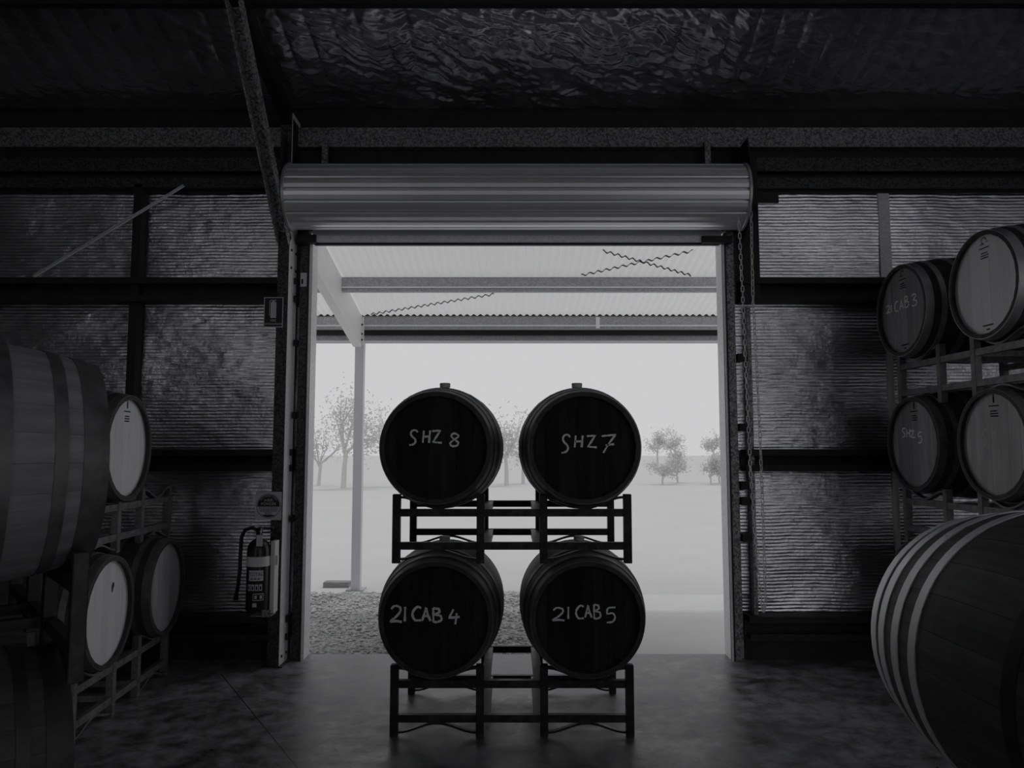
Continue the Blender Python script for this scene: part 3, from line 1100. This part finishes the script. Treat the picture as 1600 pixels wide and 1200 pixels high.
def print_mesh(y, emblem, bottom, RH):
    """small cooper's print near the rim"""
    bm = bmesh.new()
    r = lambda x0, x1, z0, z1: box(bm, x0, x1, y - 0.0006, y, z0, z1)
    zt = RH * 0.74
    if emblem == 'bird':
        for i in range(14):
            a = i / 13 * 4.4
            q = 0.020 + 0.003 * i / 13
            r(math.cos(a) * q - 0.003, math.cos(a) * q + 0.003, zt + 0.045 + math.sin(a) * q * 0.8 - 0.0025, zt + 0.045 + math.sin(a) * q * 0.8 + 0.0025)
        r(-0.035, 0.0, zt + 0.022, zt + 0.027)
        r(0.02, 0.036, zt + 0.03, zt + 0.034)
    else:
        r(-0.007, 0.007, zt + 0.018, zt + 0.055)
        r(-0.003, 0.003, zt + 0.055, zt + 0.07)
    rg = random.Random(5)
    for row, (hw, zz) in enumerate(((0.045, zt), (0.030, zt - 0.030), (0.034, zt - 0.045), (0.034, zt - 0.060))):
        x = -hw
        while x < hw:
            wd = rg.uniform(0.005, 0.012)
            r(x, min(x + wd, hw), zz - 0.0035, zz + 0.0035)
            x += wd + 0.0028
    if bottom:
        for hw, zz in ((0.046, -RH * 0.80), (0.016, -RH * 0.88)):
            x = -hw
            while x < hw:
                wd = rg.uniform(0.005, 0.010)
                r(x, min(x + wd, hw), zz - 0.0045, zz + 0.0045)
                x += wd + 0.003
    return bm


HOOPS_STD = ((0.0, 0.05), (0.095, 0.13), (0.235, 0.275))
HOOPS_NEAR = ((0.0, 0.074), (0.116, 0.153), (0.262, 0.305))
HOOPS_PUN = ((0.0, 0.062), (0.092, 0.150), (0.222, 0.278), (0.362, 0.412))
STD = dict(L=0.96, Rb=0.372, Rh=0.318)


def barrel(label, loc, rz, head='oak_pale', stave='stave_oak', hoop='hoop_steel', key='std', dims=STD, hoops=HOOPS_STD, chalk=None, chalk_m='chalk',
           chalk_w=0.011, emblem=None, bottom=False, bung=True, group=None, roll=0.0, cat='barrel', n_board=7, near_hoop=None):
    """loc: centre of the axis"""
    L, Rb, Rh = dims['L'], dims['Rb'], dims['Rh']
    mm = barrel_meshes(key, L, Rb, Rh, hoops, n_board)
    root = empty('wine_barrel', (loc[0], loc[1], loc[2] - Rb), rz)
    tag(root, label, cat, group)
    up = Matrix.Translation((0, 0, Rb))
    for k in range(NST):
        obj('stave', mm['stave'], stave, root, up @ Matrix.Rotation(2 * PI * k / NST + roll, 4, 'Y'))
    for i, me in enumerate(mm['hoops']):
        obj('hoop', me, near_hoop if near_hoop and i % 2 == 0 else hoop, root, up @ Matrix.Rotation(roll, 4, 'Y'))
    boards = []
    for me in mm['boards']:
        boards.append(obj('head_board', me, head, root, up))
    for me in mm['boards']:
        obj('head_board', me, head, root, up @ Matrix.Rotation(PI, 4, 'Z'))
    y = -L / 2 + 0.0275
    if bung:
        obj('bung', mm['bung'], 'bung_silicone', root, Matrix.Translation((0, 0, 2 * Rb)))
    if chalk:
        c = obj('chalk_lettering', chalk_mesh(chalk, chalk_w, y - 0.0004), chalk_m, root, up)
        c['label'] = 'chalk lettering'
    if emblem:
        c = obj('printed_mark', print_mesh(y - 0.0002, emblem, bottom, Rh - 0.018), 'print_ink', root, up)
        c['label'] = 'small black print'
        c['kind'] = 'stuff'
    return root


def px_items(s, boxes, cx, cy, sx, sz, ox=0, oy=0, k=1.0, slope=0.0):
    out = []
    for ch, (x0, y0, x1, y1) in zip(s, boxes):
        xm = (x0 + x1) / 2
        sh = slope * (xm / k + ox - cx)
        X0, X1 = (x0 / k + ox - cx) * sx, (x1 / k + ox - cx) * sx
        Z0, Z1 = -(y1 / k + oy - cy - sh) * sz, -(y0 / k + oy - cy - sh) * sz
        out.append((ch, X0, Z0, X1, Z1))
    return out


# ------------------------------------------------------------------ racks
RW2, RD, RHGT = 0.665, 0.38, 0.392       # half width, half depth, height
RK = {}


def rack_meshes():
    if RK:
        return RK
    bm = bmesh.new()
    box(bm, -0.0225, 0.0225, -0.0225, 0.0225, 0.0, RHGT)
    bevel_all(bm, 0.003)
    RK['leg'] = mesh_of(bm, 'leg')
    bm = bmesh.new()
    box(bm, -RW2, RW2, -0.018, 0.018, -0.021, 0.021)
    RK['rail'] = mesh_of(bm, 'rail')
    bm = bmesh.new()
    box(bm, -0.025, 0.025, -RD, RD, -0.018, 0.018)
    RK['crossbar'] = mesh_of(bm, 'crossbar')

    def arc(z_end, z_mid, flat, t, wd, name):
        bm = bmesh.new()
        n = 14
        hw = (RW2 - 0.181) / 2 - 0.02
        prev = None
        for i in range(n + 1):
            u = -1 + 2 * i / n
            s_ = math.cos(u * PI) * 0.5 + 0.5
            z = z_end + (z_mid - z_end) * s_
            a = [bm.verts.new((u * hw, y, z + dz)) for y in (-wd, wd) for dz in (-t, t)]
            if prev:
                for p, q in ((0, 1), (1, 3), (3, 2), (2, 0)):
                    bm.faces.new((prev[p], prev[q], a[q], a[p]))
            else:
                bm.faces.new((a[0], a[1], a[3], a[2]))
            prev = a
        bm.faces.new((prev[0], prev[2], prev[3], prev[1]))
        return mesh_of(bm, name)
    RK['brace'] = arc(0.022, 0.072, 0, 0.006, 0.015, 'foot_brace')
    RK['saddle'] = arc(0.375, 0.312, 0, 0.006, 0.02, 'saddle')
    return RK


def rack(label, loc, rz, material='rack_steel', group=None):
    rk = rack_meshes()
    root = empty('barrel_rack', loc, rz)
    tag(root, label, 'rack', group)
    for sy in (-1, 1):
        for x in (-RW2, -0.181, 0.181, RW2):
            obj('leg', rk['leg'], material, root, Matrix.Translation((x, sy * RD, 0)))
        for z in (0.286, 0.098):
            obj('rail', rk['rail'], material, root, Matrix.Translation((0, sy * RD, z)))
        for xc in (-0.423, 0.423):
            obj('saddle', rk['saddle'], material, root, Matrix.Translation((xc, sy * RD, 0)))
            obj('foot_brace', rk['brace'], material, root, Matrix.Translation((xc, sy * RD, 0)))
    for x in (-0.15, 0.15):
        for z in (0.098, 0.286):
            obj('crossbar', rk['crossbar'], material, root, Matrix.Translation((x, 0, z)))
    return root


LEV = 0.957
AX = 0.660                # barrel axis above its rack's feet
# central stack
CY = 4.86
rack('black steel barrel rack standing on the floor, central stack', (0, CY, 0), 0)
rack('black steel barrel rack lying across the two lower central barrels', (0, CY, LEV), 0)
k4 = 4.42 / 1200
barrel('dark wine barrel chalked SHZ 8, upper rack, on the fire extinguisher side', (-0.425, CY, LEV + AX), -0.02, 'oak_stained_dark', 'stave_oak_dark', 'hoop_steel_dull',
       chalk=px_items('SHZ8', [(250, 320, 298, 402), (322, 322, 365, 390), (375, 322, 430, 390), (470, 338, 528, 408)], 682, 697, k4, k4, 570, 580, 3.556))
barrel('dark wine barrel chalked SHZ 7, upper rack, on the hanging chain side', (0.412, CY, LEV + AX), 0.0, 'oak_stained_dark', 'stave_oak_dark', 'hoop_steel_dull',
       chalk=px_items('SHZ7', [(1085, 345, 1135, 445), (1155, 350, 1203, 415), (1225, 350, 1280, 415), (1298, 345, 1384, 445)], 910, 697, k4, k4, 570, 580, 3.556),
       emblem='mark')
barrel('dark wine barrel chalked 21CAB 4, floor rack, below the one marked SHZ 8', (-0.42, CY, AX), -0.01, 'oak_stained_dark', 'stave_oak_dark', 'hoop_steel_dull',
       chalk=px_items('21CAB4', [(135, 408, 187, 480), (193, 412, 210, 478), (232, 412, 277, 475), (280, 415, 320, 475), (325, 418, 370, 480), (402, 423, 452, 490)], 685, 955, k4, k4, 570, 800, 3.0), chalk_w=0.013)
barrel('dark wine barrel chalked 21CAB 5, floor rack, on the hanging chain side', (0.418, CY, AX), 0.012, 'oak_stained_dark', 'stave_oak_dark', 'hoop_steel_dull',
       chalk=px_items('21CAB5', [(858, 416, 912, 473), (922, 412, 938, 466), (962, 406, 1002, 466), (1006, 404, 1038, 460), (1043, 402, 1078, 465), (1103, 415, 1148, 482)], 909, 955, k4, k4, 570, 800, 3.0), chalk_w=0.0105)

# right-hand stack, three levels, heads towards the doorway axis
RZR = -PI / 2 + 0.035
RC = Vector((3.235, 4.90))


def rpos(c, rz, lx, ly):
    return (c.x + math.cos(rz) * lx - math.sin(rz) * ly, c.y + math.sin(rz) * lx + math.cos(rz) * ly)


for k, lab in enumerate(('barrel rack on the floor behind the big cask', 'barrel rack under the row of barrels with SHZ 5, middle of the tall stack',
                         'topmost barrel rack of the tall stack, under barrel 21CAB 3')):
    rack(lab, (RC.x, RC.y, LEV * k), RZR, 'rack_steel_galvanised' if k else 'rack_steel_galvanised')
hs, vs_ = 0.285 / 150, 0.285 / 298
P = rpos(RC, RZR, -0.42, -0.03)
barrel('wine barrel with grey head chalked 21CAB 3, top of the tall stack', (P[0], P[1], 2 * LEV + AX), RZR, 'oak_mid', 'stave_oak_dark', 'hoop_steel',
       chalk=px_items('21CAB3', [(165, 455, 192, 510), (196, 448, 207, 502), (222, 425, 250, 500), (258, 413, 287, 482), (290, 385, 320, 467), (335, 373, 372, 457)], 285, 492, hs, vs_, slope=-0.37),
       emblem='bird', bottom=True, chalk_w=0.012)
P = rpos(RC, RZR, 0.42, 0.0)
barrel('wine barrel with pale blank head, top of the tall stack', (P[0], P[1], 2 * LEV + AX), RZR, 'oak_pale', 'stave_oak_dark', 'hoop_steel', emblem='bird', bottom=True)
hs, vs_ = 0.285 / 162, 0.285 / 300
P = rpos(RC, RZR, -0.40, 0.0)
barrel('wine barrel with dark planked head chalked SHZ 5', (P[0], P[1], LEV + AX + 0.03), RZR, 'oak_mid', 'stave_oak_dark', 'hoop_steel_dull',
       chalk=px_items('SHZ5', [(218, 405, 246, 470), (250, 412, 276, 472), (278, 425, 310, 475), (330, 438, 360, 515)], 312, 520, hs, vs_), emblem='mark', chalk_w=0.011)
P = rpos(RC, RZR, 0.43, 0.0)
barrel('wine barrel with weathered stained head below the pale blank one', (P[0], P[1], LEV + AX + 0.02), RZR, 'oak_weathered', 'stave_oak_dark', 'hoop_steel_dull',
       chalk=px_items('SH', [(870, 405, 915, 530), (940, 400, 972, 470)], 965, 522, 0.285 / 230, 0.285 / 382), emblem='mark', chalk_m='chalk_faint', chalk_w=0.008)
P = rpos(RC, RZR, -0.42, 0.0)
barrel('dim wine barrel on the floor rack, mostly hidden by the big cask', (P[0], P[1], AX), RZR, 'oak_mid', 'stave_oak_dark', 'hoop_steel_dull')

# left-hand stack, heads towards the doorway axis
RZL = PI / 2 + 0.065
LC1 = Vector((-2.83, 4.965))
LC2 = Vector((-2.90, 5.08))
rack('grey barrel rack on the floor under the two pale-headed barrels', (LC1.x, LC1.y, 0), RZL, 'rack_steel_galvanised')
rack('grey barrel rack carrying the single pale-headed barrel', (LC2.x, LC2.y, LEV), RZL, 'rack_steel_galvanised')
P = rpos(LC1, RZL, -0.41, 0.02)
kb = barrel('wine barrel with blank pale head and a knot, on the floor rack', (P[0], P[1], AX), RZL, 'oak_pale', 'stave_oak_dark', 'hoop_steel_dull')
bm = bmesh.new()
yk = -0.48 + 0.0272
bm.faces.new([bm.verts.new((0.075 + 0.016 * math.cos(a) * (1 + 0.3 * math.sin(3 * a)) + 0.006 * math.sin(a), yk, 0.372 + 0.13 + 0.030 * math.sin(a))) for a in [2 * PI * i / 16 for i in range(16)]])
obj('wood_knot', bm, 'stave_oak_dark', kb)
P = rpos(LC1, RZL, 0.42, 0.0)
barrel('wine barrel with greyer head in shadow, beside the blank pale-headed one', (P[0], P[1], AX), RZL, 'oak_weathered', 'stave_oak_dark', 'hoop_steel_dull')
P = rpos(LC2, RZL, -0.40, -0.06)
barrel('wine barrel with bright pale head on the upper grey rack', (P[0], P[1], LEV + AX), RZL, 'oak_pale', 'stave_oak_dark', 'hoop_steel_dull', emblem='mark')

# nearest stack at the left edge
NY = 0.881
ND = dict(L=0.932, Rb=0.397, Rh=0.33)
NC = Vector((-1.82, 2.356))
RZN = -NY
for k, lab in enumerate(('black barrel rack on the floor nearest the viewer', 'black barrel rack between the two nearest barrels')):
    q = rpos(NC, RZN, -0.40, 0.03)
    rack(lab, (q[0], q[1], (LEV - 0.06) * k), RZN)
barrel('large close-up wine barrel with broad pale stave band and steel hoops', (NC.x, NC.y, 1.563), RZN, 'oak_mid', 'stave_oak_pale', 'hoop_steel_dull',
       'near', ND, HOOPS_NEAR, n_board=8)
q = rpos(NC, RZN, -0.02, -0.05)
barrel('unlit wine barrel directly below the large close-up one', (q[0], q[1], 0.637), RZN, 'oak_stained_dark', 'stave_oak_dark', 'hoop_shaded', 'nearlow', dict(L=0.932, Rb=0.35, Rh=0.30), HOOPS_NEAR, n_board=8)

# big cask at the right edge on its own cradle
PD = dict(L=1.248, Rb=0.4875, Rh=0.4225)
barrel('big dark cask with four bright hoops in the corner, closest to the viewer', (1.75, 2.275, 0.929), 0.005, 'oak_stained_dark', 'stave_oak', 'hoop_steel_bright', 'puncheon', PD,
       HOOPS_PUN, n_board=9, cat='cask', near_hoop='hoop_shaded')  # near-end hoops use the dark copy to paint in their shade
cr = empty('cask_cradle', (1.75, 2.275, 0))
tag(cr, 'dark steel cradle under the big cask', 'cradle')
for y in (-0.36, 0.36):
    for x in (-0.28, 0.28):
        bx('leg', x - 0.03, x + 0.03, y - 0.03, y + 0.03, 0.0, 0.36, 'rack_steel', cr)
    bx('beam', -0.33, 0.33, y - 0.025, y + 0.025, 0.36, 0.42, 'rack_steel', cr)
    for s in (-1, 1):
        bm = bmesh.new()
        M = Matrix.Translation((s * 0.255, y, 0.485)) @ Matrix.Rotation(s * -0.58, 4, 'Y')
        box(bm, -0.10, 0.10, -0.03, 0.03, -0.012, 0.012, M)
        obj('saddle_plate', bm, 'rack_steel', cr)
for x in (-0.28, 0.28):
    bx('side_rail', x - 0.02, x + 0.02, -0.36, 0.36, 0.15, 0.20, 'rack_steel', cr)

# ================================================================== FIRE EXTINGUISHER AND SIGNS
sg = empty('fire_extinguisher_sign', (-1.835, 5.838, 2.66))
tag(sg, 'black rectangular sign reading FIRE EXTINGUISHER on the column', 'sign')
bx('panel', -0.074, 0.074, -0.001, 0.001, -0.117, 0.117, 'sign_grey', sg)
face = bx('face', -0.068, 0.068, -0.002, -0.001, -0.111, 0.111, 'sign_black', sg)
bm = bmesh.new()
pts = [(-0.022, -0.045), (0.022, -0.045), (0.022, 0.072), (0.016, 0.08), (0.004, 0.084), (-0.004, 0.084), (-0.016, 0.08), (-0.022, 0.072)]
bm.faces.new([bm.verts.new((x, -0.0026, z)) for x, z in pts])
for q in ((-0.022, 0.02, 0.090, 0.095), (-0.031, -0.028, -0.03, 0.082), (-0.005, 0.005, 0.084, 0.092)):
    bm.faces.new([bm.verts.new(p) for p in ((q[0], -0.0026, q[2]), (q[1], -0.0026, q[2]), (q[1], -0.0026, q[3]), (q[0], -0.0026, q[3]))])
bm.faces.new([bm.verts.new(p) for p in ((-0.031, -0.0026, 0.082), (-0.028, -0.0026, 0.080), (-0.020, -0.0026, 0.090), (-0.022, -0.0026, 0.095))])
obj('pictogram', bm, 'sign_grey', face)
RX90 = Matrix.Rotation(PI / 2, 4, 'X')
for s, z, size in (('FIRE', -0.066, 0.024), ('EXTINGUISHER', -0.092, 0.0205)):
    obj('lettering', text_mesh(s, size), 'sign_grey', face, Matrix.Translation((0, -0.0026, z)) @ RX90)

rs = empty('powder_sign', (-1.832, 5.838, 1.185))
tag(rs, 'square plate with round black sign reading A:B(E) POWDER', 'sign')
bx('plate', -0.098, 0.098, -0.001, 0.001, -0.105, 0.105, 'sign_grey', rs)


def disc(r, y, n=40, z0=-1e9, z1=1e9):
    bm = bmesh.new()
    pts = []
    for i in range(n):
        a = 2 * PI * i / n
        pts.append((r * math.cos(a), min(max(r * math.sin(a), z0), z1)))
    bm.faces.new([bm.verts.new((x, y, z)) for x, z in pts])
    return bm


rf = obj('round_field', disc(0.092, -0.0014), 'sign_black', rs)
obj('rim_line', disc(0.088, -0.0016), 'sign_grey', rs)
obj('inner_field', disc(0.084, -0.0018), 'sign_black', rs)
bands = obj('white_band', disc(0.084, -0.0021, 60, -0.066, -0.006), 'sign_grey', rs)
for s, z, size, mtl in (('A:B(E)', 0.042, 0.027, 'sign_grey'), ('POWDER', 0.014, 0.027, 'sign_grey')):
    obj('lettering', text_mesh(s, size), mtl, rf, Matrix.Translation((0, -0.0024, z)) @ RX90)
arc_s = 'EXTINGUISHER'
for i, ch in enumerate(arc_s):
    a = PI / 2 - (i - (len(arc_s) - 1) / 2) * 0.165
    obj('lettering', text_mesh(ch, 0.016), 'sign_grey', rf,
        Matrix.Translation((math.cos(a) * 0.073, -0.0024, math.sin(a) * 0.073)) @ Matrix.Rotation(-(a - PI / 2), 4, 'Y') @ RX90)
bm = bmesh.new()
rg = random.Random(9)
for z in (-0.016, -0.027, -0.038, -0.049, -0.060):
    hw = math.sqrt(0.078 ** 2 - z * z) - 0.006
    if z < -0.045:
        hw *= 0.5
    x = -hw
    while x < hw:
        wd = rg.uniform(0.006, 0.018)
        box(bm, x, min(x + wd, hw), -0.0027, -0.0022, z - 0.003, z + 0.003)
        x += wd + 0.004
obj('small_print', bm, 'sign_black', bands)['kind'] = 'stuff'

ext = empty('fire_extinguisher', (-1.862, 5.735, 0.435))
tag(ext, 'dark fire extinguisher with pale strap and hose on the column', 'fire extinguisher')
bm = bmesh.new()
R = 0.083
lathe(bm, [(0.0, 0.0), (R - 0.012, 0.0), (R - 0.003, 0.006), (R, 0.02), (R, 0.44), (R - 0.006, 0.47), (R - 0.022, 0.498), (R - 0.05, 0.516), (0.024, 0.522), (0.022, 0.54), (0.0, 0.54)], 40)
obj('cylinder_body', mesh_of(bm, 'cylinder_body', True), 'extinguisher_paint', ext)
bm = bmesh.new()
lathe(bm, [(R + 0.001, 0.325), (R + 0.003, 0.325), (R + 0.003, 0.395), (R + 0.001, 0.395)], 40)
obj('strap', mesh_of(bm, 'strap', False), 'white_enamel', ext)
bm = bmesh.new()
box(bm, 0.02, 0.135, 0.02, 0.045, 0.325, 0.395)
obj('strap_tail', bm, 'white_enamel', ext)
bm = bmesh.new()
box(bm, 0.088, 0.118, 0.0, 0.10, -0.02, 0.50)
obj('wall_bracket', bm, 'white_enamel', ext)
bm = bmesh.new()
box(bm, -0.03, 0.12, -0.07, 0.06, -0.03, -0.022)
box(bm, 0.06, 0.12, -0.08, -0.074, -0.03, 0.02)
obj('bracket_foot', bm, 'galv', ext)
bm = bmesh.new()
lathe(bm, [(0.02, 0.535), (0.024, 0.545), (0.024, 0.585), (0.016, 0.59), (0.0, 0.59)], 16)
box(bm, -0.012, 0.10, -0.012, 0.012, 0.592, 0.602)
box(bm, -0.012, 0.085, -0.012, 0.012, 0.560, 0.568)
obj('valve_handle', bm, 'black_rubber', ext)
bm = bmesh.new()
box(bm, 0.01, 0.055, -0.094, -0.091, 0.475, 0.555)
obj('inspection_tag', bm, 'sign_grey', ext)
bm = bmesh.new()
tube(bm, [(0.03, -0.06, 0.60), (0.038, -0.08, 0.57), (0.034, -0.09, 0.55)], 0.004, 6)
tube(bm, [(0.02, -0.05, 0.61), (0.045, -0.07, 0.60), (0.03, -0.085, 0.575)], 0.003, 6)
obj('seal_wire', bm, 'aluminium', ext)
bm = bmesh.new()
tube(bm, [(0.0, 0, 0.575), (-0.05, -0.01, 0.60), (-0.10, -0.015, 0.585), (-0.125, -0.015, 0.53), (-0.13, -0.015, 0.42), (-0.132, -0.01, 0.30), (-0.14, -0.01, 0.20), (-0.150, -0.005, 0.13)], 0.0135, 10)
obj('hose', mesh_of(bm, 'hose', True), 'black_rubber', ext)
bm = bmesh.new()
tube(bm, [(-0.147, -0.007, 0.16), (-0.160, -0.004, 0.08)], 0.010, 10, 0.02)
obj('nozzle', mesh_of(bm, 'nozzle', True), 'black_rubber', ext)


def curved_label(name, a0, a1, z0, z1, material, dr=0.0008, parent=None):
    bm = bmesh.new()
    prev = None
    for i in range(9):
        a = a0 + (a1 - a0) * i / 8
        v_ = [bm.verts.new(((R + dr) * math.sin(a), -(R + dr) * math.cos(a), z)) for z in (z0, z1)]
        if prev:
            bm.faces.new((prev[0], v_[0], v_[1], prev[1]))
        prev = v_
    return obj(name, bm, material, parent or ext)


brand = curved_label('brand_label', -0.55, 0.75, 0.225, 0.30, 'sign_grey')
me = text_mesh('TOTAL', 0.033)
co = [v_ for v_ in me.vertices]
for v_ in co:
    a = 0.10 + v_.co.x / R
    v_.co = Vector(((R + 0.0016) * math.sin(a), -(R + 0.0016) * math.cos(a), 0.272 + v_.co.y))
obj('lettering', me, 'print_ink', brand)
for a0 in (-0.35, -0.05, 0.25):
    curved_label('small_print', a0, a0 + 0.22, 0.236, 0.243, 'print_ink', 0.0014, brand)
for i, a0 in enumerate((-0.62, -0.28, 0.06, 0.40)):
    ip = curved_label('instruction_panel', a0, a0 + 0.27, 0.155, 0.20, 'sign_grey')
    curved_label('instruction_print', a0 + 0.07, a0 + 0.2, 0.162, 0.188, 'print_ink', 0.0014, ip)
curved_label('class_panel', -0.1, 0.82, 0.085, 0.135, 'sign_grey', 0.0006)
curved_label('class_panel_print', -0.05, 0.77, 0.09, 0.13, 'sign_black', 0.0010)
for a0 in (0.05, 0.48):
    curved_label('class_symbol', a0, a0 + 0.2, 0.098, 0.122, 'sign_grey', 0.0014)
curved_label('service_label', -0.12, 0.24, 0.04, 0.068, 'sign_grey')
